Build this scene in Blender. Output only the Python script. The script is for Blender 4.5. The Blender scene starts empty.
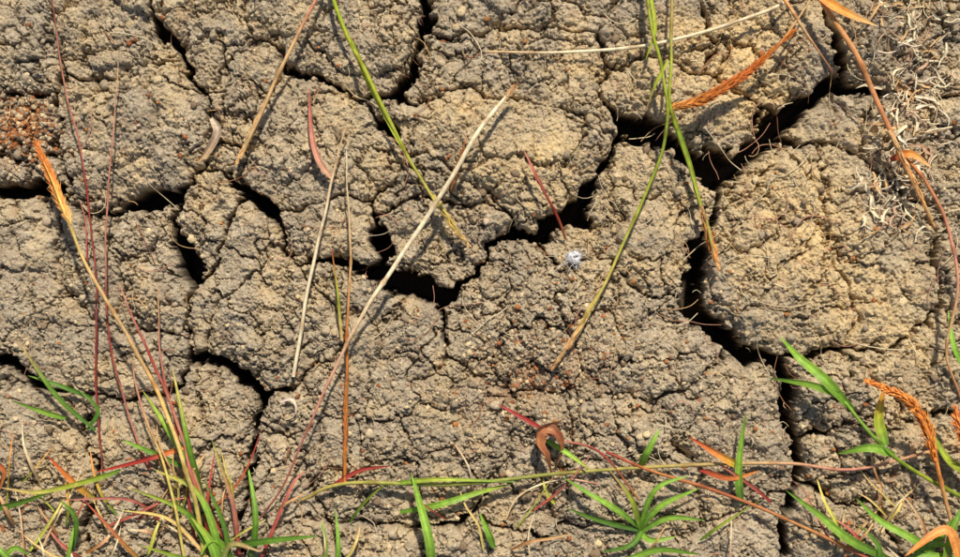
import bpy, math, random
import numpy as np
from mathutils import Vector
random.seed(7); rng=np.random.RandomState(11)
S=0.001           # 1 unit of layout = 1 mm
CX,CY=480.0,278.5
CAMH=1600.0
# ------------------------------------------------------------------ noise
T=rng.rand(256,256)
def vnoise(x,y,o=0):
    xi=np.floor(x).astype(np.int64); yi=np.floor(y).astype(np.int64)
    fx=x-xi; fy=y-yi
    fx=fx*fx*fx*(fx*(fx*6-15)+10); fy=fy*fy*fy*(fy*(fy*6-15)+10)
    xi+=o*37; yi+=o*91
    a=T[xi&255,yi&255]; b=T[(xi+1)&255,yi&255]; c=T[xi&255,(yi+1)&255]; d=T[(xi+1)&255,(yi+1)&255]
    return (a+(b-a)*fx)*(1-fy)+(c+(d-c)*fx)*fy
def fbm(x,y,scale,octv=4,o=0,gain=0.5):
    x=x/scale; y=y/scale; s=0; a=1; t=0
    for k in range(octv):
        s=s+a*(vnoise(x,y,o+k)*2-1); t+=a
        x,y=(x*0.8-y*0.6)*2.03,(x*0.6+y*0.8)*2.03; a*=gain
    return s/t
J1=rng.rand(256,256); J2=rng.rand(256,256); J3=rng.rand(256,256); J4=rng.rand(256,256); J5=rng.rand(256,256)
def voro(x,y,scale,o=0):
    x=x/scale; y=y/scale
    xi=np.floor(x).astype(np.int64); yi=np.floor(y).astype(np.int64)
    f1=np.full(x.shape,9.); f2=np.full(x.shape,9.)
    p1x=np.zeros(x.shape);p1y=np.zeros(x.shape);p2x=np.zeros(x.shape);p2y=np.zeros(x.shape)
    for dx in(-1,0,1):
        for dy in(-1,0,1):
            a=(xi+dx+o*53)&255;b=(yi+dy+o*29)&255
            qx=xi+dx+0.05+0.9*J1[a,b]; qy=yi+dy+0.05+0.9*J2[a,b]
            d=(qx-x)**2+(qy-y)**2
            m=d<f1; m2=(~m)&(d<f2)
            f2=np.where(m,f1,np.where(m2,d,f2))
            p2x=np.where(m,p1x,np.where(m2,qx,p2x)); p2y=np.where(m,p1y,np.where(m2,qy,p2y))
            f1=np.where(m,d,f1); p1x=np.where(m,qx,p1x); p1y=np.where(m,qy,p1y)
    e=(f2-f1)/(2*np.sqrt((p2x-p1x)**2+(p2y-p1y)**2)+1e-6)
    a=(np.floor(p1x).astype(np.int64)+o*53)&255;b=(np.floor(p1y).astype(np.int64)+o*29)&255
    return np.sqrt(f1)*scale, e*scale, J3[a,b], (J4[a,b]-.5)*(x-p1x)+(J5[a,b]-.5)*(y-p1y)
def sst(a,b,x):
    t=np.clip((x-a)/(b-a),0,1); return t*t*(3-2*t)
# ------------------------------------------------------------------ grid
def axis(lo,hi,st):
    c=np.arange(lo,hi+st,st); out=[];d=st;v=0
    while v<40000:
        d*=1.13; v+=d; out.append(v)
    out=np.array(out)
    return np.concatenate([c[0]-out[::-1],c,c[-1]+out])
gx=axis(-25,985,0.8); gy=axis(-25,583,0.8)
NX,NY=len(gx),len(gy)
X,Y=np.meshgrid(gx,gy)        # Y grows toward the bottom of the layout
sp=np.maximum(np.gradient(gx)[None,:],np.gradient(gy)[:,None])
near=1-sst(1.5,8,sp); mid=1-sst(6,40,sp)
# domain warp
WX=X+fbm(X,Y,46,4,1)*14+fbm(X,Y,11,4,9,.65)*6.5
WY=Y+fbm(X,Y,46,4,5)*14+fbm(X,Y,11,4,14,.65)*6.5
# ------------------------------------------------------------------ main cracks (x,y,width)
CR=[
 [(-200,170,6),(-60,180,8),(0,190,12),(28,192,15),(48,198,9),(62,205,3),(90,214,3),(115,214,5),(130,203,14),(150,197,17),(170,193,14),(186,182,4),(205,165,3),(212,140,2),(208,108,3),(195,82,4),(182,66,6),(170,46,8),(155,24,6),(146,0,3),(130,-60,4)],
 [(62,205,3),(60,180,4),(62,140,3),(64,100,4),(68,70,4),(60,40,2),(70,0,2)],
 [(68,76,3),(100,80,2),(140,72,2),(178,62,3)],
 [(186,182,4),(172,205,5),(174,228,7),(184,248,16),(192,266,17),(194,284,6),(184,306,4),(176,330,3),(192,350,6),(216,362,8),(240,376,9),(254,394,9),(250,420,5),(243,448,7),(246,480,5),(238,520,4),(232,600,5)],
 [(186,182,4),(205,168,3),(228,180,3),(250,192,7),(263,204,14),(268,218,7),(276,236,4),(282,254,4),(300,262,3),(330,262,6),(352,264,9),(372,272,15),(396,282,22),(420,288,22),(444,296,19),(458,280,5),(478,262,5),(496,247,6),(515,238,8),(540,238,10),(560,222,17),(578,210,18),(592,196,14),(602,182,7),(610,160,5),(612,142,7),(618,128,16),(640,130,24),(662,133,21),(682,146,10),(700,160,16),(722,166,22),(745,158,19),(762,146,15),(774,128,23),(786,108,22),(802,94,13),(822,82,14),(846,78,12),(868,76,8),(888,90,3),(930,100,3),(1000,96,4)],
 [(194,284,6),(215,270,3),(232,240,3),(240,215,4),(250,195,6)],
 [(376,272,9),(384,248,13),(384,226,11),(378,205,4),(388,190,3),(402,172,2),(412,156,3),(398,136,10),(384,128,10),(372,116,5),(366,100,3),(350,92,3),(322,82,5),(296,68,5),(280,54,3),(260,40,2),(232,60,2),(206,84,3)],
 [(350,92,3),(380,94,5),(402,88,13),(416,72,8),(424,50,7),(430,34,9),(424,14,8),(420,-30,6)],
 [(444,296,14),(438,312,7),(446,336,4),(454,358,3),(440,376,2),(420,384,2)],
 [(454,358,3),(480,380,2),(520,395,2),(560,398,2),(610,392,2),(660,398,2),(700,382,2),(728,352,4)],
 [(713,164,14),(717,186,9),(712,210,6),(704,238,6),(697,258,15),(688,284,18),(690,302,19),(704,316,16),(722,336,12),(742,350,9),(766,356,8),(782,368,9),(792,396,11),(796,430,11),(798,470,10),(792,500,8),(782,530,7),(770,600,8)],
 [(782,364,6),(812,356,4),(850,344,4),(890,346,3),(925,330,4),(938,300,3),(930,262,3),(940,220,3),(925,196,4),(900,186,3),(870,160,3),(830,150,3),(800,148,4),(774,140,8)],
 [(-80,350,6),(0,362,8),(18,372,9),(48,384,5),(84,392,3),(120,404,3),(160,398,3),(178,380,5),(192,352,5)],
 [(84,392,3),(78,430,5),(96,470,4),(90,520,4),(100,600,4)],
 [(254,394,7),(300,384,3),(340,362,2),(345,330,2),(330,300,2),(310,280,2),(300,262,3)],
 [(250,430,3),(290,440,2),(330,500,3),(350,600,3)],
 [(350,520,2),(420,530,4),(470,520,5),(500,470,2),(520,430,2),(520,396,2)],
 [(480,524,3),(540,540,4),(600,520,2),(680,530,2),(740,505,2),(792,495,4)],
 [(798,440,6),(850,425,3),(900,430,3),(1000,410,4)],
 [(798,480,5),(850,500,3),(920,560,4),(960,600,3)],
 [(610,150,3),(590,120,2),(560,105,2),(520,100,2),(470,90,2),(430,98,3),(402,92,6)],
 [(618,128,8),(606,100,3),(604,70,3),(590,44,3),(560,30,2),(520,26,2),(470,30,2),(430,40,4)],
 [(604,70,3),(650,62,2),(700,70,3),(740,96,2),(778,112,6)],
 [(700,70,3),(716,40,3),(700,10,3),(705,-40,3)],
 [(846,78,7),(836,52,7),(826,26,5),(816,-30,4)],
 [(412,156,3),(450,160,2),(490,190,2),(505,215,3),(515,238,5)],
 [(384,215,6),(400,200,3),(440,196,3),(480,200,2),(505,218,3)],
 [(270,215,4),(300,210,2),(340,190,2),(380,200,3)],
 [(212,140,3),(240,150,3),(262,120,2),(280,80,2),(290,66,3)],
 [(240,150,3),(246,180,3),(252,194,4)],
 [(0,85,3),(30,95,4),(64,100,4)],[(62,150,4),(30,160,3),(0,150,3),(-60,160,4)],
 [(820,150,3),(830,190,2),(822,240,2),(850,280,2),(846,340,2)],
 [(60,205,3),(50,250,2),(70,300,2),(110,330,2),(170,332,3)],
 [(110,214,4),(104,250,2),(120,290,2),(112,330,2)],
 [(560,398,2),(570,440,2),(555,480,2),(560,540,2)],
 [(660,398,2),(670,440,2),(700,470,2),(700,530,3)],
 [(540,238,6),(560,260,2),(600,262,2),(640,290,2),(690,296,4)],
 [(870,160,3),(868,120,3),(880,90,3)],
]
cut=np.zeros_like(X); sh=np.zeros_like(X); dist=np.full_like(X,60.)
wmod=fbm(X,Y,13,4,151,.6)*5.0
PAD=75
for ln in CR:
    for (x0,y0,w0),(x1,y1,w1) in zip(ln[:-1],ln[1:]):
        i0,i1=np.searchsorted(gx,[min(x0,x1)-PAD,max(x0,x1)+PAD]); j0,j1=np.searchsorted(gy,[min(y0,y1)-PAD,max(y0,y1)+PAD])
        if i1<=i0 or j1<=j0: continue
        sl=(slice(j0,j1),slice(i0,i1))
        px=WX[sl]; py=WY[sl]; dx,dy=x1-x0,y1-y0
        t=np.clip(((px-x0)*dx+(py-y0)*dy)/(dx*dx+dy*dy),0,1)
        w=w0+(w1-w0)*t; w=w+.42*np.clip(w-4,0,30)+.4
        d=np.hypot(px-x0-dx*t,py-y0-dy*t)-w*0.5+wmod[sl]*np.clip(w/12,.25,1)
        D=np.clip((w-1)*6.5,4,85)
        A=np.clip(w*0.55+2.2,3,11)
        cut[sl]=np.maximum(cut[sl],D*(1-sst(-1.6-w*.1,1.2,d)))
        sh[sl]=np.maximum(sh[sl],A*np.exp(-np.maximum(d,0)/(4.0+A*.75)))
        dist[sl]=np.minimum(dist[sl],np.maximum(d,0))
# outer cracks beyond the laid-out patch
outm=sst(20,90,np.maximum(np.maximum(-X,X-960),np.maximum(-Y,Y-557)))
f,e,c,tl=voro(WX,WY,150,3)
cut=np.maximum(cut,outm*mid*45*(1-sst(3,6,e))); sh=np.maximum(sh,outm*mid*8*np.exp(-e/12))
# ------------------------------------------------------------------ height
f1,e1,c1,t1=voro(WX+fbm(X,Y,20,3,21)*10,WY+fbm(X,Y,20,3,25)*10,52,1)
f2_,e2,c2,t2=voro(WX+fbm(X,Y,10,4,31,.6)*8,WY+fbm(X,Y,10,4,35,.6)*8,22,2)
f3,e3,c3,t3=voro(X+fbm(X,Y,6,3,41,.6)*5,Y+fbm(X,Y,6,3,45,.6)*5,10,4)
f4,e4,c4,t4=voro(X+fbm(X,Y,3,2,51)*1.8,Y+fbm(X,Y,3,2,55)*1.8,4.2,5)
m1=sst(-.3,.2,fbm(X,Y,60,2,61)); m2=sst(-.2,.25,fbm(X,Y,36,2,65)); m3=sst(-.1,.4,fbm(X,Y,45,3,68))
def blobs(L):
    r=np.zeros_like(X)
    for (x,y,rx,ry,a) in L: r+=a*np.exp(-((X-x)/rx)**2-((Y-y)/ry)**2)
    return r
crumb=np.clip(blobs([(15,130,45,40,1),(540,265,60,28,.6),(520,380,110,40,.5),(480,460,330,90,.7),(880,480,110,90,.8),(880,130,60,60,.6),(400,430,120,70,.4),(90,480,120,80,.8),(565,330,70,50,.4),(690,440,100,60,.6),(230,500,90,60,.7)])+.4*fbm(X,Y,50,3,71)+.1,0,1)
Z=fbm(X,Y,170,3,81)*9+fbm(X,Y,42,4,85,.55)*7.0
Z+=blobs([(440,240,45,35,-13),(540,240,50,16,-9),(690,240,20,60,-3),(215,210,30,30,-2),(820,250,90,80,6),(130,130,60,50,5),(255,310,60,75,5),(520,150,80,60,6),(590,330,110,70,2),(20,130,40,40,-14),(720,190,25,25,-4),(60,430,80,60,-9),(225,400,25,40,-12),(860,115,40,35,-10),(740,90,60,50,4),(490,310,25,30,-3),(470,500,400,35,-6),(780,420,40,60,-3)])
Z+=(c1-.5)*7*sst(0,5,e1)+t1*13+4.0*(1-np.exp(-e1/8))
Z-=m1*(9.0*(1-sst(.25,1.7,e1)))
Z+=((c2-.5)*4.6+t2*7+2.2*(1-np.exp(-e2/3.2)))*sst(0,1.8,e2)*(.45+.55*m3)
Z-=m2*(6.0*(1-sst(.15,1.15,e2)))
lump=.35+.65*crumb
Z+=near*lump*(2.2*(1-(f3/6.8)**2).clip(-.6,1)+(c3-.5)*2.8+t3*2.0)
Z-=near*m3*2.5*(1-sst(.1,.9,e3))
Z+=near*(.3+.9*crumb)*(1.1*(1-(f4/3.0)**2).clip(-.6,1)+(c4-.5)*1.1)
# flaky broken ledges
v=fbm(X,Y,24,5,131,.6)*5.5; fr=v-np.floor(v); Z+=near*2.4*(np.floor(v)+sst(.42,.56,fr)-v*.55)
Z+=near*fbm(X,Y,7,4,91,.72)*2.4 + near*np.abs(fbm(X,Y,19,4,95,.62))*-4.0
Z-=sh
# break plate rims into chunks
rim=np.exp(-dist/13)
Z-=rim*(c2**2)*9.0+rim*(c3**2)*4
Z-=cut
Z+=3.5
Z*= np.where(outm>0.99,mid*.9+.1,1)
Zc=np.clip(Z,-92,40)
print('Z',Z.mean(),Z.std())
def gz(x,y):
    i=int(np.clip(np.searchsorted(gx,x),1,NX-2)); j=int(np.clip(np.searchsorted(gy,y),1,NY-2)); return float(Zc[j,i])
def gtop(x,y,r=6):
    i0,i1=np.searchsorted(gx,[x-r,x+r]); j0,j1=np.searchsorted(gy,[y-r,y+r])
    i0=min(max(i0,0),NX-2); j0=min(max(j0,0),NY-2)
    return max(-14,float(np.percentile(Zc[j0:max(j1,j0+1),i0:max(i1,i0+1)],88)))
def W(x,y,z):
    k=(CAMH-z)/CAMH
    return ((x-CX)*k*S,(CY-y)*k*S,z*S)
verts=np.stack([(X-CX)*S,(CY-Y)*S,Zc*S],-1).reshape(-1,3).astype(np.float32)
def fastmesh(name,verts,quads):
    me=bpy.data.meshes.new(name); n=len(quads); k=quads.shape[1]
    me.vertices.add(len(verts)); me.vertices.foreach_set('co',verts.astype(np.float32).ravel())
    me.loops.add(n*k); me.loops.foreach_set('vertex_index',quads.astype(np.int32).ravel())
    me.polygons.add(n); me.polygons.foreach_set('loop_start',np.arange(0,n*k,k,dtype=np.int32))
    me.polygons.foreach_set('use_smooth',np.ones(n,dtype=bool))
    me.update(calc_edges=True); return me
idx=np.arange(NX*NY).reshape(NY,NX)
q=np.stack([idx[:-1,:-1],idx[1:,:-1],idx[1:,1:],idx[:-1,1:]],-1).reshape(-1,4)
me=fastmesh('ground',verts,q)
yel=np.clip(blobs([(790,215,70,60,.75),(870,300,70,50,.6),(740,95,60,45,.75),(650,50,80,40,.35),(530,170,60,50,.35),(640,200,50,50,.35),(760,30,70,30,.5),(560,130,40,60,.25),(930,380,50,80,.3),(460,110,40,40,.2),(355,110,40,50,.2)])+.6*fbm(X,Y,34,5,101,.6)+.10,0,1)
red=np.clip(blobs([(20,130,32,32,1.1),(545,370,60,25,.4),(585,320,40,30,.2),(480,410,60,30,.2),(880,460,90,50,.25)])+.4*fbm(X,Y,14,4,111)-.10,0,1)
crevice_shade=np.clip(sst(3,30,cut)+.3*sst(12,28,-Z),0,1)  # shade painted into the soil colour, stronger in deep cracks and hollows
col=np.stack([yel,red,crevice_shade,c3*.5+c2*.5],-1).reshape(-1,4).astype(np.float32)
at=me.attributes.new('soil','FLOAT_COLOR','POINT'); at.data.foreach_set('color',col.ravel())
ground=bpy.data.objects.new('ground',me); bpy.context.collection.objects.link(ground)
# ------------------------------------------------------------------ materials
def lin(r,g,b):
    f=lambda c:(c/255/12.92 if c/255<=.04045 else ((c/255+.055)/1.055)**2.4)
    return (f(r),f(g),f(b),1)
def newmat(n):
    m=bpy.data.materials.new(n); m.use_nodes=True; nt=m.node_tree
    return m,nt,nt.nodes['Principled BSDF'],nt.nodes['Material Output']
def mixc(nt,fac,a,b,mode='MIX'):
    n=nt.nodes.new('ShaderNodeMix'); n.data_type='RGBA'; n.blend_type=mode
    for s,v in((n.inputs[0],fac),(n.inputs[6],a),(n.inputs[7],b)):
        if hasattr(v,'links'): nt.links.new(v,s)
        else: s.default_value=v
    return n.outputs[2]
def noise(nt,co,sc,det=4,rough=.6):
    n=nt.nodes.new('ShaderNodeTexNoise'); n.inputs['Scale'].default_value=sc; n.inputs['Detail'].default_value=det; n.inputs['Roughness'].default_value=rough
    nt.links.new(co,n.inputs['Vector']); return n.outputs['Fac']
def ramp(nt,v,a,b,c0=0,c1=1):
    n=nt.nodes.new('ShaderNodeMapRange'); n.inputs[1].default_value=a;n.inputs[2].default_value=b;n.inputs[3].default_value=c0;n.inputs[4].default_value=c1
    nt.links.new(v,n.inputs[0]); return n.outputs[0]
m,nt,bs,out=newmat('dry_cracked_clay')
tc=nt.nodes.new('ShaderNodeTexCoord').outputs['Object']
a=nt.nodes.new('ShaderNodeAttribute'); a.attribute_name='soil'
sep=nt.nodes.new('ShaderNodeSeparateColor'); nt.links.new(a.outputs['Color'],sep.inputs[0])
c=mixc(nt,ramp(nt,noise(nt,tc,14,6,.65),.35,.65),lin(166,151,127),lin(202,184,153))
c=mixc(nt,ramp(nt,noise(nt,tc,60,5,.7),.42,.62,0,.5),c,lin(152,132,106))
c=mixc(nt,sep.outputs[0],c,lin(232,200,142))
c=mixc(nt,sep.outputs[1],c,lin(160,96,52))
c=mixc(nt,ramp(nt,noise(nt,tc,420,3,.7),.55,.66,0,.7),c,lin(236,220,184))
c=mixc(nt,ramp(nt,noise(nt,tc,260,3,.7),.58,.69,0,.6),c,lin(104,82,60))
c=mixc(nt,ramp(nt,noise(nt,tc,330,2,.6),.65,.73,0,.55),c,lin(172,110,62))
c=mixc(nt,ramp(nt,sep.outputs[2],0,1,0,.85),c,lin(58,44,32))  # painted crevice shade: mixes toward dark brown with depth
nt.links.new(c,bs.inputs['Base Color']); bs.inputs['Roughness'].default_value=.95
bs.inputs['Specular IOR Level'].default_value=.15
b1=nt.nodes.new('ShaderNodeBump'); b1.inputs['Strength'].default_value=.9; b1.inputs['Distance'].default_value=.0022
nt.links.new(noise(nt,tc,600,5,.75),b1.inputs['Height'])
b2=nt.nodes.new('ShaderNodeBump'); b2.inputs['Strength'].default_value=.5; b2.inputs['Distance'].default_value=.003
nt.links.new(noise(nt,tc,170,4,.65),b2.inputs['Height']); nt.links.new(b1.outputs[0],b2.inputs['Normal'])
nt.links.new(b2.outputs[0],bs.inputs['Normal'])
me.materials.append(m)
def vcolmat(name,rough=.6,trans=.25,bumpd=.0004,nsc=300,var=.35):
    m,nt,bs,out=newmat(name)
    tc=nt.nodes.new('ShaderNodeTexCoord').outputs['Object']
    a=nt.nodes.new('ShaderNodeAttribute'); a.attribute_name='tint'
    n=noise(nt,tc,nsc,4,.65)
    dark=mixc(nt,1.0,a.outputs['Color'],(1-var*1.3,1-var*1.4,1-var*1.5,1),'MULTIPLY')
    c=mixc(nt,ramp(nt,n,.35,.65),dark,a.outputs['Color'])
    nt.links.new(c,bs.inputs['Base Color']); bs.inputs['Roughness'].default_value=rough; bs.inputs['Specular IOR Level'].default_value=.3
    b=nt.nodes.new('ShaderNodeBump'); b.inputs['Distance'].default_value=bumpd; b.inputs['Strength'].default_value=.6
    nt.links.new(n,b.inputs['Height']); nt.links.new(b.outputs[0],bs.inputs['Normal'])
    if trans>0:
        t=nt.nodes.new('ShaderNodeBsdfTranslucent'); nt.links.new(c,t.inputs[0])
        ms=nt.nodes.new('ShaderNodeMixShader'); ms.inputs[0].default_value=trans
        nt.links.new(bs.outputs[0],ms.inputs[1]); nt.links.new(t.outputs[0],ms.inputs[2]); nt.links.new(ms.outputs[0],out.inputs[0])
    return m
M_leaf=vcolmat('grass_leaf',.5,.3,.0003,180,.22)
M_straw=vcolmat('dry_straw',.6,.12,.0003,250,.2)
M_crumb=vcolmat('soil_crumb',.95,0,.001,500,.3)
M_shell=vcolmat('bleached_shell',.5,.1,.0004,260,.25)
# ------------------------------------------------------------------ plant builder
def spline(P,n):
    P=np.array(P,float)
    if len(P)==2: return P[0]+(P[1]-P[0])*np.linspace(0,1,n)[:,None]
    Q=np.vstack([2*P[0]-P[1],P,2*P[-1]-P[-2]])
    ts=np.linspace(0,len(P)-1-1e-6,n); o=[]
    for t in ts:
        k=int(t); u=t-k; a,b,c,d=Q[k],Q[k+1],Q[k+2],Q[k+3]
        o.append(.5*((2*b)+(-a+c)*u+(2*a-5*b+4*c-d)*u*u+(-a+3*b-3*c+d)*u**3))
    return np.array(o)
def grad(cs,t):
    cs=[np.array(lin(*c)) for c in cs]
    if len(cs)==1: return cs[0]
    f=t*(len(cs)-1); k=min(int(f),len(cs)-2); return cs[k]+(cs[k+1]-cs[k])*(f-k)
TK=1.18
class B:
    def __init__(s): s.v=[];s.f=[];s.c=[]
    def path(s,pts,wob=1.0,follow=False):
        # pts: (x,y,height above local soil)
        L=sum(math.dist(a[:2],b[:2]) for a,b in zip(pts[:-1],pts[1:])); n=max(5,int(L/5)+2)
        P=[]
        for p in pts:
            h=p[2] if len(p)>2 else 6
            P.append((p[0],p[1],gtop(p[0],p[1])+h))
        P=spline(P,n); ph=random.random()*9
        for i in range(n):
            t=i/(n-1)
            P[i,0]+=wob*(math.sin(t*L/23+ph)+.5*math.sin(t*L/9+ph*2))*.6; P[i,1]+=wob*math.sin(t*L/29+ph*3)*.6
            if follow: P[i,2]=.35*P[i,2]+.65*(gtop(P[i,0],P[i,1],4)+1.5)
        P[:,2]=np.maximum(P[:,2],[gz(p[0],p[1])+1.0 for p in P])
        return np.array([W(*p) for p in P])/S
    def tube(s,pts,r,cols,sides=6,wob=1.0,follow=False,nodes=True):
        P=s.path(pts,wob,follow); n=len(P); base=len(s.v)
        rs=r if isinstance(r,(list,tuple)) else [r,r]
        for i in range(n):
            t=i/(n-1); f=t*(len(rs)-1); k=min(int(f),len(rs)-2); rr=(rs[k]+(rs[k+1]-rs[k])*(f-k))*(TK if rs[0]>.6 or len(rs)>2 else 1)
            if nodes and i%17==8: rr*=1.4
            tan=P[min(i+1,n-1)]-P[max(i-1,0)]; tan/=np.linalg.norm(tan)+1e-9
            u=np.cross(tan,(0,0,1)); u/=np.linalg.norm(u)+1e-9; w=np.cross(u,tan)
            c=grad(cols,t)*(1+random.uniform(-.15,.15))
            if nodes and i%17 in(8,9): c=c*np.array([.7,.62,.55,1])
            for a in range(sides):
                an=a/sides*2*math.pi
                s.v.append(P[i]+(u*math.cos(an)+w*math.sin(an))*rr); s.c.append(c)
            if i:
                for a in range(sides):
                    b=(a+1)%sides; o=base+(i-1)*sides
                    s.f.append((o+a,o+b,o+sides+b,o+sides+a))
        return P
    def blade(s,pts,w,cols,twist=0.0,fold=.35,base=.55,wob=.6,ragged=0,follow=False):
        P=s.path(pts,wob,follow); n=len(P); b0=len(s.v); tw0=random.uniform(-.4,.4)
        for i in range(n):
            t=i/(n-1); ww=w*.5*(base+(1-base)*min(1,t*4))*(1-t**2.6)**.8 + .12
            ww*=1+ragged*random.uniform(-.4,.4)
            tan=P[min(i+1,n-1)]-P[max(i-1,0)]; tan/=np.linalg.norm(tan)+1e-9
            u=np.cross(tan,(0,0,1)); u/=np.linalg.norm(u)+1e-9; k=np.cross(u,tan)
            an=tw0+twist*t; u2=u*math.cos(an)+k*math.sin(an); k2=-u*math.sin(an)+k*math.cos(an)
            c=grad(cols,t)*(1+random.uniform(-.1,.1))
            for j,(su,kk,cm) in enumerate(((-1,fold,1),(-.5,fold*.4,.9),(0,0,1.3),(.5,fold*.4,.9),(1,fold,1))):
                s.v.append(P[i]+u2*ww*su+k2*ww*kk); s.c.append(c*cm)
            if i:
                o=b0+(i-1)*5
                for j in range(4): s.f.append((o+j,o+j+1,o+6+j,o+5+j))
    def plume(s,pts,width,cols,dens=3,ln=9,thick=.8,spread=.5,core=.6):
        P=s.tube(pts,[core,core*.4],cols,4,1.0,False,False); n=len(P)
        L=sum(np.linalg.norm(P[i+1]-P[i]) for i in range(n-1))
        for q_ in range(int(L*dens)):
            t=random.random(); f=t*(n-1); k=min(int(f),n-2); p=P[k]+(P[k+1]-P[k])*(f-k)
            tan=P[k+1]-P[k]; tan/=np.linalg.norm(tan)+1e-9
            env=math.sin(math.pi*min(1,.12+t*.95))**.6 if t<.93 else .3
            r=np.array([random.gauss(0,1),random.gauss(0,1),random.gauss(0,.8)]); r-=tan*r.dot(tan); r/=np.linalg.norm(r)+1e-9
            d=tan*1.0+r*spread*random.uniform(.3,1.2); d/=np.linalg.norm(d)
            l=ln*random.uniform(.5,1.1)*(.4+.6*env)
            p0=p+r*width*.5*env*random.uniform(0,.7); p1=p0+d*l
            sd=np.cross(d,(random.random(),random.random(),1)); sd/=np.linalg.norm(sd)+1e-9
            th=thick*random.uniform(.5,1.2); pm=p0+d*l*.4
            c=grad(cols,t)*random.uniform(.7,1.5); o=len(s.v)
            up=np.cross(sd,d)*th*.5
            for vv in(p0,pm+sd*th*.5+up,p1,pm-sd*th*.5+up): s.v.append(vv); s.c.append(c)
            s.f.append((o,o+1,o+2,o+3))
    def make(s,name,mat,smooth=True):
        me=bpy.data.meshes.new(name); me.from_pydata([tuple(v*S) for v in np.array(s.v)],[],s.f)
        at=me.attributes.new('tint','FLOAT_COLOR','POINT'); cc=np.clip(np.array(s.c),0,1); cc[:,3]=1; at.data.foreach_set('color',cc.astype(np.float32).ravel())
        if smooth: me.polygons.foreach_set('use_smooth',[True]*len(me.polygons))
        me.materials.append(mat); me.update()
        ob=bpy.data.objects.new(name,me); bpy.context.collection.objects.link(ob); return ob
PALE=(246,226,182); TAN=(220,178,120); BRN=(164,108,60); RUST=(204,120,46); RED=(168,58,48); PINK=(208,138,112)
YG=(182,192,62); GR=(112,154,48); DG=(78,116,40); LG=(158,200,72); ORG=(244,152,66); YEL=(228,206,104)
# --- individual stalks
b=B(); b.tube([(248,532,4),(280,492,18),(310,422,28),(341,357,32),(365,310,34),(400,258,36),(440,196,36),(480,130,34),(512,90,30)],[.8,.8,1.2,1.7,2.0,1.9,1.6],[(150,104,84),(170,90,70),PINK,(225,185,140),PALE,PALE,PALE,PALE],8)
b.plume([(503,101,31),(516,84,30)],5,[TAN,BRN],5,7,.8,.6); b.make('dry_grass_stalk',M_straw)
b=B(); b.tube([(293,377,6),(312,270,16),(330,190,20),(347,120,24)],[1.7,1.5,1.2,.5],[PALE,PALE,(235,205,160),TAN]); b.make('dry_grass_stalk',M_straw)
b=B(); b.tube([(345,482,4),(347,350,14),(350,250,20),(346,150,24)],[1.6,1.3,1,.5],[BRN,RUST,TAN,PALE]); b.plume([(344,484,6),(347,352,14)],4,[RUST,BRN],2.6,9,1.5,.18,1.7); b.make('dry_grass_seedhead',M_straw)
b=B(); b.tube([(341,340,5),(338,300,10),(333,250,14)],[1.5,1.2,.5],[TAN,YG,RED]); b.make('dry_grass_stalk',M_straw)
b=B(); b.tube([(326,-40,20),(336,8,20),(365,70,22),(400,143,22),(440,208,20)],[1.5,1.7,1.8,1.5,1.1],[YG,(178,196,44),(200,206,60),YG,YEL]); b.blade([(352,40,23),(372,90,24),(402,150,23)],4.5,[YG,(200,208,66)]); b.plume([(432,194,20),(452,224,18),(468,245,14)],6,[YEL,TAN],5,10,1.6,.25,1.3); b.make('green_grass_stalk',M_leaf)
b=B(); b.tube([(330,-30,20),(315,0,20),(290,50,22),(264,108,20),(240,158,12)],[1.2,1.4,1.6,1.6,1.2],[PINK,(220,140,106),TAN,TAN,(230,190,130)]); b.plume([(272,90,20),(252,132,16),(237,162,10)],6,[TAN,(230,180,115)],4,11,1.7,.18,1.5); b.make('dry_grass_seedhead',M_straw)
b=B(); b.blade([(335,182,6),(318,160,14),(311,128,18),(309,86,18)],6,[(216,170,130),PINK,(186,96,76)],.8); b.make('dry_grass_leaf',M_straw)
b=B(); b.tube([(452,190,8),(456,172,14),(466,136,14)],[.8,.7,.5],[BRN,TAN]); b.plume([(451,192,9),(456,170,14),(465,142,14)],6,[BRN,(190,126,76)],3,8,1.4,.3,1.1); b.make('dry_grass_seedhead',M_straw)
b=B(); b.tube([(565,238,4),(556,214,14),(543,190,18),(524,150,18)],[1.1,1.2,1.0,.4],[BRN,RED,(180,80,66),PINK]); b.blade([(545,194,16),(534,172,18),(525,152,16)],3.4,[RED,PINK],.5); b.make('red_grass_stem',M_straw)
b=B(); b.tube([(488,51,4),(560,53,8),(640,46,12),(720,27,14),(784,3,16),(800,-20,16)],[.9,1.3,1.5,1.5,1.2],[TAN,PALE,PALE,(240,215,170),PALE]); b.make('dry_grass_stalk',M_straw)
b=B(); b.tube([(645,-30,24),(650,20,26),(660,60,28),(667,112,30),(660,160,30),(630,228,26),(596,300,20),(556,364,10)],[1.4,1.4,1.4,1.4,1.3,1.3,1.2],[YG,YG,YG,(150,164,56),YG,YEL,TAN]); b.plume([(599,292,20),(578,330,16),(555,367,10)],6,[YEL,TAN,(220,156,86)],4,11,1.7,.18,1.7); b.make('green_grass_stalk',M_leaf)
b=B(); b.tube([(672,-30,22),(672,50,26),(670,108,28),(688,160,28),(704,216,22),(716,262,12)],[1.2,1.3,1.5,1.6,1.3],[TAN,YG,YG,YG,TAN]); b.blade([(672,112,29),(690,165,28),(703,212,22)],4.5,[(140,168,56),YG]); b.plume([(700,206,22),(710,240,17),(719,266,12)],8,[TAN,ORG,TAN],6,11,1.7,.24,1.5); b.make('green_grass_stalk',M_leaf)
b=B(); b.blade([(668,60,26),(655,84,27),(646,112,24)],4,[YG,YG,TAN],.6); b.blade([(650,-10,22),(655,30,26),(646,60,26)],4,[YG,YG],.3); b.make('green_grass_leaf',M_leaf)
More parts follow.
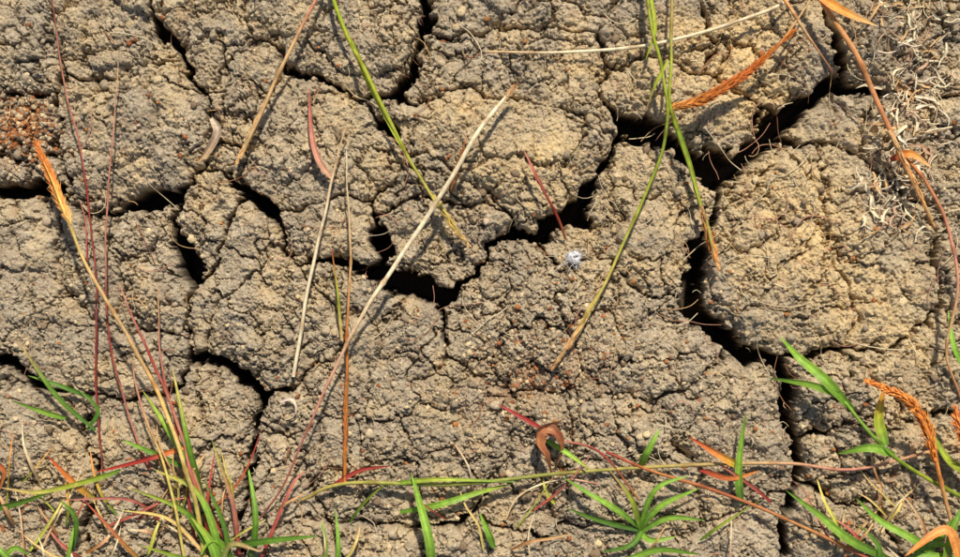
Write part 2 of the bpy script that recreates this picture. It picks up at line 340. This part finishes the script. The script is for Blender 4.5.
b=B(); b.tube([(662,112,20),(700,102,26),(745,76,30),(780,44,32),(808,2,30),(820,-30,30)],[.8,1,1,.9,.8],[TAN,RUST,RUST,TAN,YEL]); b.plume([(666,109,20),(700,101,26),(742,77,30),(792,32,32)],11,[(226,160,80),RUST,(206,112,44),RUST],8,13,1.5,.34); b.make('rusty_grass_seedhead',M_straw)
b=B(); b.tube([(808,-30,34),(826,8,36),(855,52,36),(884,118,34),(908,170,28),(932,220,18)],[2.1,2.4,2.3,2.0,1.7],[ORG,(226,160,92),(222,156,96),(206,136,86),(228,164,96),TAN],8); b.plume([(888,130,32),(912,178,26),(933,224,17)],6,[TAN,(230,162,92)],4,10,1.6,.18,1.8); b.make('dry_grass_stalk',M_straw)
b=B(); b.tube([(778,-10,26),(800,22,28),(832,72,24)],[1.6,1.4,.6],[ORG,TAN,(170,106,70)]); b.blade([(818,-4,36),(845,12,38),(878,26,34)],9,[ORG,(240,160,66),TAN],.5); b.make('dry_grass_leaf',M_straw)
b=B(); b.tube([(900,152,14),(928,186,24),(950,232,28),(958,290,28),(946,350,24),(962,400,24)],[1.2,1.5,1.4,1.2,1.1],[RUST,(200,130,84),PINK,TAN,(180,118,76)]); b.blade([(890,160,16),(910,154,24),(932,168,22)],8,[RED,ORG,TAN],.5); b.blade([(975,385,12),(955,350,26),(948,310,26)],6,[GR,LG],.3); b.make('dry_grass_stalk',M_straw)
# --- left seed head and stems
b=B(); b.tube([(206,590,6),(200,520,22),(182,460,36),(158,392,44),(125,332,48),(90,272,50),(62,206,50),(40,152,46)],[2.0,2.0,1.8,1.7,1.6,1.4,1.1,.6],[(186,180,84),YEL,(232,204,116),(230,180,104),TAN,(230,186,116),YEL,ORG],8)
b.plume([(70,224,50),(55,188,50),(38,146,46)],7,[(230,175,95),ORG,(226,136,66)],10,13,1.1,.46); b.make('orange_grass_seedhead',M_straw)
b=B(); b.tube([(220,590,4),(205,510,18),(180,430,30),(150,356,34),(118,282,34)],[1.6,1.5,1.4,1.2,.6],[YG,(200,150,90),PINK,RED,(214,150,124)])
b.tube([(196,540,4),(176,430,22),(160,350,28),(158,282,26)],[1.2,1.1,.9,.4],[RED,RED,PINK,TAN])
b.tube([(190,580,4),(168,480,22),(140,400,30),(128,340,26)],[1.3,1.2,.9,.4],[YEL,YEL,PINK,TAN]); b.make('red_grass_stem',M_straw)
b=B(); b.tube([(102,470,4),(97,400,12),(96,300,18),(94,250,18),(80,150,22),(64,80,20),(48,-20,16)],[.9,.9,.8,.8,.7,.7,.6],[(136,76,62),RED,(156,76,64),RED,PINK,(146,80,66)]); b.tube([(88,260,10),(86,226,14),(80,202,12)],[.8,.4],[RED,PINK]); b.make('red_grass_stem',M_straw)
b=B(); b.tube([(150,470,4),(130,420,12),(110,340,18),(105,250,20),(112,150,20),(118,62,16)],[.9,.9,.8,.8,.7,.4],[RED,PINK,RED,(196,126,100),PINK,TAN]); b.make('red_grass_stem',M_straw)
# --- stolons
b=B(); b.tube([(300,500,3),(345,484,8),(450,484,14),(560,474,18),(700,464,18),(790,464,18),(860,468,16),(975,440,12)],[1.4,1.6,1.6,1.5,1.3,1.2],[(184,155,84),(180,170,78),(150,158,70),(176,160,78),(210,170,116),PINK,TAN])
b.tube([(606,452,6),(650,470,12),(700,486,16),(760,508,16),(820,534,12),(890,570,8)],[1.2,1.4,1.5,1.4,1.3],[RED,(196,128,66),(176,96,58),(196,138,76),RED]); b.tube([(560,440,4),(600,452,8),(640,500,8)],[.8,1,.8],[PINK,RED,BRN])
b.tube([(455,445,3),(470,470,7),(474,500,4)],[.8,.9,.6],[TAN,PALE,BRN]); b.tube([(506,520,3),(520,495,9),(560,480,10),(600,484,4)],[.8,.9,.6],[TAN,PALE,PINK]); b.make('grass_runner',M_straw)
# --- green grass tufts
def tuft(name,L,mat=None):
    b=B()
    for it in L:
        pts,w,cols=it[:3]; b.blade(pts,w*.92,cols,random.uniform(-.7,.7),random.uniform(.2,.5))
    return b.make(name,mat or M_leaf)
tuft('green_grass_tuft',[
 ([(-20,512,8),(20,502,20),(62,488,16)],8,[DG,GR,LG]),([(66,418,8),(40,410,16),(10,400,14)],6,[GR,LG,GR]),
 ([(96,430,6),(60,400,20),(36,368,24),(18,340,22)],5,[DG,GR,TAN]),([(92,398,8),(60,386,16),(28,376,14)],5,[DG,GR]),
 ([(120,470,6),(90,480,20),(40,492,22),(0,488,16)],6,[GR,YG,TAN]),([(190,470,10),(150,452,18),(122,440,16)],6,[DG,GR,LG]),
 ([(186,460,8),(168,430,24),(142,390,24)],7,[GR,LG,YG]),([(204,500,6),(188,440,24),(172,368,28)],6,[DG,GR,YEL]),
 ([(70,557,4),(76,520,18),(60,500,18)],6,[DG,GR]),([(30,580,4),(10,560,16),(-10,540,16)],8,[DG,GR,LG]),([(88,430,6),(98,410,16),(78,390,14)],5,[DG,GR]),
 ([(0,560,4),(15,548,12),(30,556,10)],6,[LG,GR]),([(60,600,4),(70,550,16),(74,524,16)],5,[GR,LG])])
tuft('green_grass_tuft',[
 ([(230,580,4),(200,530,24),(180,508,28),(130,488,24)],8,[DG,GR,YG]),([(222,580,4),(214,530,26),(196,490,30),(152,468,26)],8,[GR,LG,YEL]),
 ([(224,585,4),(212,545,22),(190,515,26)],10,[GR,LG,YG]),([(230,590,4),(226,530,22),(204,480,26)],6,[DG,GR]),
 ([(250,560,4),(256,520,16),(247,462,20)],7,[DG,GR,LG]),([(232,545,8),(270,540,16),(318,536,14)],8,[DG,GR,GR]),([(240,570,4),(216,540,20),(200,556,20)],7,[GR,LG]),
 ([(218,570,4),(190,560,18),(140,545,14)],6,[DG,GR,YG]),([(220,580,4),(230,545,24),(262,552,22)],6,[GR,TAN]),([(240,560,4),(232,500,20),(212,440,22)],5,[RED,PINK,YG]),
 ([(335,580,4),(338,550,12),(335,508,14)],6,[DG,LG]),([(320,580,4),(326,550,12),(322,520,10)],5,[GR,LG])])
tuft('green_grass_tuft',[
 ([(434,585,4),(430,545,24),(420,505,28),(411,474,24)],10,[GR,LG,LG]),([(350,522,4),(366,500,14),(392,478,14)],4,[DG,YG]),
 ([(400,512,5),(440,504,14),(480,492,16),(512,484,12)],7,[GR,LG,YG]),([(494,548,6),(488,530,14),(480,512,12)],8,[GR,LG]),([(385,484,10),(440,480,16),(520,482,14)],5,[GR,YG,GR])])
tuft('green_grass_tuft',[
 ([(640,528,5),(616,510,20),(590,494,22),(562,476,16)],7,[DG,LG,GR]),([(640,528,5),(660,506,20),(700,488,18)],8,[GR,LG,LG]),
 ([(640,530,5),(600,520,14),(566,508,10)],6,[DG,GR]),([(636,534,5),(668,518,20),(706,520,16)],7,[DG,LG,GR]),([(640,530,5),(632,500,24),(610,470,24)],6,[GR,YG,TAN]),
 ([(625,560,6),(660,549,14),(702,554,12)],8,[LG,GR]),([(640,466,10),(648,450,16),(660,428,16)],8,[GR,LG]),([(741,504,8),(739,470,20),(746,412,22)],9,[DG,LG,GR]),
 ([(640,530,5),(655,490,24),(688,476,24)],6,[GR,LG]),([(644,528,5),(630,545,14),(600,552,12)],6,[GR,DG]),([(546,440,8),(566,452,18),(590,470,18)],6,[GR,LG,YG]),([(700,540,5),(720,525,14),(760,500,12)],4,[GR,YG]),
 ([(640,532,5),(652,540,16),(676,536,16)],7,[LG,LG])])
b=B(); b.tube([(985,508,6),(940,485,22),(900,462,30),(872,436,34),(846,402,36),(812,366,34)],[1.8,1.7,1.6,1.4,1],[GR,YG,GR,LG,LG])
for pts,w,cols in [([(852,410,34),(825,380,40),(800,358,40),(780,336,34)],10,[GR,LG,LG]),([(838,394,34),(810,384,38),(768,378,32)],8,[GR,LG,GR]),([(886,446,32),(878,420,40),(884,388,40)],11,[GR,YG,ORG]),([(895,455,28),(870,448,34),(836,454,28)],9,[GR,LG,GR]),
 ([(890,560,4),(850,540,20),(820,515,24),(786,490,20)],9,[DG,LG,GR]),([(940,560,4),(915,540,22),(880,520,24),(856,498,20)],8,[GR,LG,GR]),([(920,560,4),(945,530,22),(975,500,20)],8,[GR,LG]),([(985,480,10),(950,462,24),(930,430,24)],9,[GR,YG,GR]),([(940,600,4),(950,540,22),(965,500,22)],9,[LG,GR]),([(905,575,4),(925,545,18),(960,548,14)],8,[DG,LG]),([(960,560,6),(930,556,16),(896,560,10)],7,[LG,GR]),([(870,580,4),(880,550,14),(860,525,14)],6,[DG,GR])]:
    b.blade(pts,w,cols,random.uniform(-.6,.6))
b.make('green_grass_plant',M_leaf)
b=B(); b.tube([(950,520,10),(940,480,34),(928,430,48),(905,400,56),(872,384,56)],[1.8,1.8,1.6,1.2],[TAN,ORG,ORG,(232,140,60)]); b.plume([(936,460,40),(926,426,48),(906,400,56),(868,382,56)],12,[ORG,(242,156,74),(230,136,60)],6,12,2.2,.4,1.8)
b.plume([(985,470,30),(965,440,46),(955,410,46)],14,[ORG,(226,136,70)],6,13,2.2,.4); b.make('orange_grass_seedhead',M_straw)
# --- red / orange leaves
tuft('red_grass_leaf',[([(184,448,12),(150,458,20),(94,472,14)],6,[ORG,RED,(216,66,42)]),([(96,500,5),(76,484,18),(48,456,18)],9,[YG,ORG,(220,76,42)]),([(-10,460,4),(5,470,12),(0,490,8)],7,[RED,ORG]),
 ([(206,540,6),(208,495,26),(216,448,24)],4,[RED,(186,84,74)]),([(160,520,6),(130,500,18),(60,500,14)],4,[RED,PINK]),([(260,560,6),(290,490,16),(305,470,12)],4,[RED,PINK]),([(330,486,6),(360,470,10),(392,466,8)],5,[(186,74,60),RED]),([(150,570,4),(120,540,14),(84,500,18)],5,[(176,140,64),RED]),
 ([(225,540,6),(190,470,20),(180,400,22)],3,[RED,PINK]),([(200,520,6),(240,480,20),(262,430,20)],3,[BRN,RED]),([(210,560,6),(170,520,20),(120,510,14)],4,[TAN,YEL])],M_straw)
tuft('orange_grass_leaf',[([(742,468,12),(722,456,22),(688,436,18)],9,[YG,ORG,(206,76,50)]),([(545,430,12),(520,416,18),(498,404,12)],5,[RED,(166,56,50)]),([(960,560,20),(945,530,40),(905,556,40)],12,[ORG,(236,156,84),ORG]),([(700,470,12),(730,478,18),(760,470,14)],6,[RED,ORG])],M_straw)
# thin dry and reddish blades mixed among the bottom grass
b=B()
for i in range(70):
    x=random.choice([random.gauss(200,60),random.gauss(80,60),random.uniform(0,960),random.gauss(900,60)]); y=random.uniform(480,590)
    a=random.uniform(-2.6,-.5); l=random.uniform(30,90); p=[(x,y,3)]
    for k in range(3):
        a+=random.uniform(-.35,.35); p.append((p[-1][0]+math.cos(a)*l/3,p[-1][1]+math.sin(a)*l/3,random.uniform(8,20) if k<2 else 6))
    b.blade(p,random.uniform(1.5,4),random.choice([[TAN,PALE],[RED,PINK],[YEL,TAN],[BRN,TAN],[YG,YEL],[GR,ORG],[RUST,PALE]]),random.uniform(-1,1))
b.make('dry_grass_tuft',M_straw)
# curled brown leaf
b=B(); b.blade([(556,426,14),(541,429,24),(537,444,26),(546,460,22),(553,478,6)],15,[(206,150,104),(176,112,70),(190,122,76),(150,90,54),BRN],1.1,.75,.8,1.4,.6); b.blade([(538,430,16),(552,430,24),(562,446,18),(556,470,6)],9,[(216,160,116),(160,92,58),(190,130,84)],1.6,.7,.8,1.4,.6)
b.make('curled_dry_leaf',M_straw)
b=B(); b.blade([(212,118,8),(218,132,12),(208,152,8),(198,162,3)],9,[(210,190,160),(186,158,130),TAN],1.0,.8,.5,1,.3); b.make('curled_dry_leaf',M_straw)
# white shell fragment
def shell(name,x,y,R):
    b=B(); z0=gtop(x,y)+R*.4; n=40
    for i in range(n):
        t=i/(n-1); an=.8+t*math.pi*3.4; r=R*(1-.66*t); rr=R*(.36-.16*t)
        c=np.array([x+math.cos(an)*r*.8,y+math.sin(an)*r*.62,z0+t*R*.3])
        ra=np.array([math.cos(an),math.sin(an),0]); 
        for a in range(8):
            q=a/8*2*math.pi; k=rr*(1+.4*random.uniform(-1,1))
            p=c+ra*math.cos(q)*k+np.array([0,0,1])*math.sin(q)*k
            b.v.append(np.array(W(*p))/S); b.c.append(np.array(lin(232,230,226))*random.uniform(.5,1.1))
        if i:
            for a in range(8):
                d=(a+1)%8;o=(i-1)*8; b.f.append((o+a,o+8+a,o+8+d,o+d))
    for k in range(40):
        an=random.uniform(0,6.28); q=(x+math.cos(an)*R*.8,y+math.sin(an)*R*.7,R*.5)
        b.tube([q,(q[0]+random.gauss(0,3),q[1]+random.gauss(0,3),R*.5+random.uniform(0,3)),(q[0]+random.gauss(0,5),q[1]+random.gauss(0,5),R*.3)],.25,[(236,232,226)],3,.2,False,False)
    return b.make(name,M_shell)
shell('snail_shell',575,257,8)
b=B(); b.blade([(280,402,4),(292,400,7),(294,414,6),(284,420,2)],4,[(225,200,185),PALE],1.5,.8); b.make('curled_dry_leaf',M_straw)
# --- fibrous litter at upper right
b=B()
for i in range(260):
    t=random.random(); x=905+random.gauss(0,17)+14*math.sin(t*5); y=-5+t*235
    a=random.uniform(0,6.28); l=random.uniform(6,30)
    p=[(x,y,random.uniform(1,9))]
    for k in range(3):
        a+=random.uniform(-.9,.9); p.append((p[-1][0]+math.cos(a)*l/3,p[-1][1]+math.sin(a)*l/3,random.uniform(1,11)))
    c=random.choice([PALE,(240,224,190),TAN,(200,160,126),(225,206,170)])
    if random.random()<.45: b.blade(p,random.uniform(1.5,4.2),[c],1.0,.5)
    else: b.tube(p,random.uniform(.35,.8),[c],4,.5,False,False)
b.make('dead_grass_litter',M_straw)
# --- hair-like roots and straw fibres on the soil
b=B()
for i in range(440):
    x=random.uniform(-15,975); y=random.uniform(-15,572)
    if random.random()<.35: x,y=random.gauss(800,110),random.gauss(200,130)
    a=random.uniform(0,6.28); l=random.choice([10,16,24,40,60])*random.uniform(.6,1.2); p=[(x,y,.6)]
    bend=random.uniform(-.7,.7)
    for k in range(4):
        a+=bend+random.uniform(-.4,.4); p.append((p[-1][0]+math.cos(a)*l/4,p[-1][1]+math.sin(a)*l/4,random.uniform(.3,3)))
    b.tube(p,random.uniform(.2,.5),[random.choice([PALE,(230,208,165),TAN,(206,150,120),(170,114,76)])],4,.5,False,False)
b.make('root_fibres',M_straw)
# --- loose crumbs
t=(1+5**.5)/2
ico=np.array([(-1,t,0),(1,t,0),(-1,-t,0),(1,-t,0),(0,-1,t),(0,1,t),(0,-1,-t),(0,1,-t),(t,0,-1),(t,0,1),(-t,0,-1),(-t,0,1)])/math.hypot(1,t)
icf=[(0,11,5),(0,5,1),(0,1,7),(0,7,10),(0,10,11),(1,5,9),(5,11,4),(11,10,2),(10,7,6),(7,1,8),(3,9,4),(3,4,2),(3,2,6),(3,6,8),(3,8,9),(4,9,5),(2,4,11),(6,2,10),(8,6,7),(9,8,1)]
def sub(v,f):
    v=[np.array(x) for x in v]; cache={}; nf=[]
    def mid(a,b):
        k=(min(a,b),max(a,b))
        if k not in cache: m=v[a]+v[b]; v.append(m/np.linalg.norm(m)); cache[k]=len(v)-1
        return cache[k]
    for a,b_,c in f:
        x,y,z=mid(a,b_),mid(b_,c),mid(c,a); nf+=[(a,x,z),(b_,y,x),(c,z,y),(x,y,z)]
    return np.array(v),nf
iv,iff=sub(ico,icf); iff=np.array(iff); icf=np.array(icf)
N=17000; VV=[];FF=[];CC=[]; cnt=0; tries=0; nv=0
while cnt<N and tries<90000:
    tries+=1
    x=random.uniform(-20,980); y=random.uniform(-20,578); tiny=False
    if random.random()<.12: x,y=random.gauss(20,26),random.gauss(130,26); tiny=True
    elif random.random()<.07: x,y=random.gauss(560,50),random.gauss(340,40); tiny=True
    i=min(max(np.searchsorted(gx,x),1),NX-2); j=min(max(np.searchsorted(gy,y),1),NY-2)
    if random.random()>crumb[j,i]*1.0+.22 or cut[j,i]>8: continue
    r=min(.55+random.expovariate(1/.65),4.6)
    if tiny: r=min(r,2.2)
    rd=red[j,i]; u=random.random()
    if u<.05+.6*rd: c=lin(*random.choice([(176,108,58),(188,124,68),(152,92,52)])); r=min(r,2.4)
    elif u<.6: c=lin(*random.choice([(182,164,134),(166,148,120),(206,184,148)]))
    else: c=lin(*random.choice([(222,198,152),(144,122,94),(196,172,132)]))
    s3=np.array([random.uniform(.8,1.3),random.uniform(.8,1.3),random.uniform(.55,.95)])*r
    V0,F0=(iv,iff) if r>1.3 else (ico,icf)
    v=V0*(1+rng.uniform(-.28,.28,(len(V0),1)))*s3
    an=random.random()*6.28; ca,sa=math.cos(an),math.sin(an)
    v=np.stack([v[:,0]*ca-v[:,1]*sa,v[:,0]*sa+v[:,1]*ca,v[:,2]],1)
    v=v+np.array([x-CX,CY-y,Zc[j,i]+r*.25])
    VV.append(v);FF.append(F0+nv);CC.append(np.tile(np.array(c)*random.uniform(.8,1.1),(len(V0),1))); cnt+=1; nv+=len(V0)
me2=fastmesh('soil_crumbs',np.concatenate(VV)*S,np.concatenate(FF))
cc=np.concatenate(CC); cc[:,3]=1
at=me2.attributes.new('tint','FLOAT_COLOR','POINT'); at.data.foreach_set('color',cc.astype(np.float32).ravel())
me2.materials.append(M_crumb); ob=bpy.data.objects.new('soil_crumbs',me2); bpy.context.collection.objects.link(ob)
# ------------------------------------------------------------------ light, sky, camera
az=math.radians(12); el=math.radians(54)
d=Vector((math.sin(az)*math.cos(el),math.cos(az)*math.cos(el),math.sin(el)))
L=bpy.data.lights.new('sun','SUN'); L.energy=5.0; L.angle=math.radians(2.5); L.color=(1,.945,.86)
so=bpy.data.objects.new('sun',L); so.rotation_euler=d.to_track_quat('Z','Y').to_euler(); so.location=d*5; bpy.context.collection.objects.link(so)
w=bpy.data.worlds.new('World'); bpy.context.scene.world=w; w.use_nodes=True
bg=w.node_tree.nodes['Background']; sk=w.node_tree.nodes.new('ShaderNodeTexSky'); sk.sky_type='NISHITA'; sk.sun_disc=False
sk.sun_elevation=el; sk.sun_rotation=az; w.node_tree.links.new(sk.outputs[0],bg.inputs[0]); bg.inputs[1].default_value=.1
cam=bpy.data.cameras.new('camera'); co=bpy.data.objects.new('camera',cam); bpy.context.collection.objects.link(co)
co.location=(0,0,CAMH*S); cam.sensor_width=36; cam.lens=36*CAMH/960; cam.clip_start=.05; cam.clip_end=500
bpy.context.scene.camera=co
vs=bpy.context.scene.view_settings; vs.view_transform='Standard'; vs.look='None'; vs.exposure=0
print('crumbs',cnt,'verts',NX*NY)
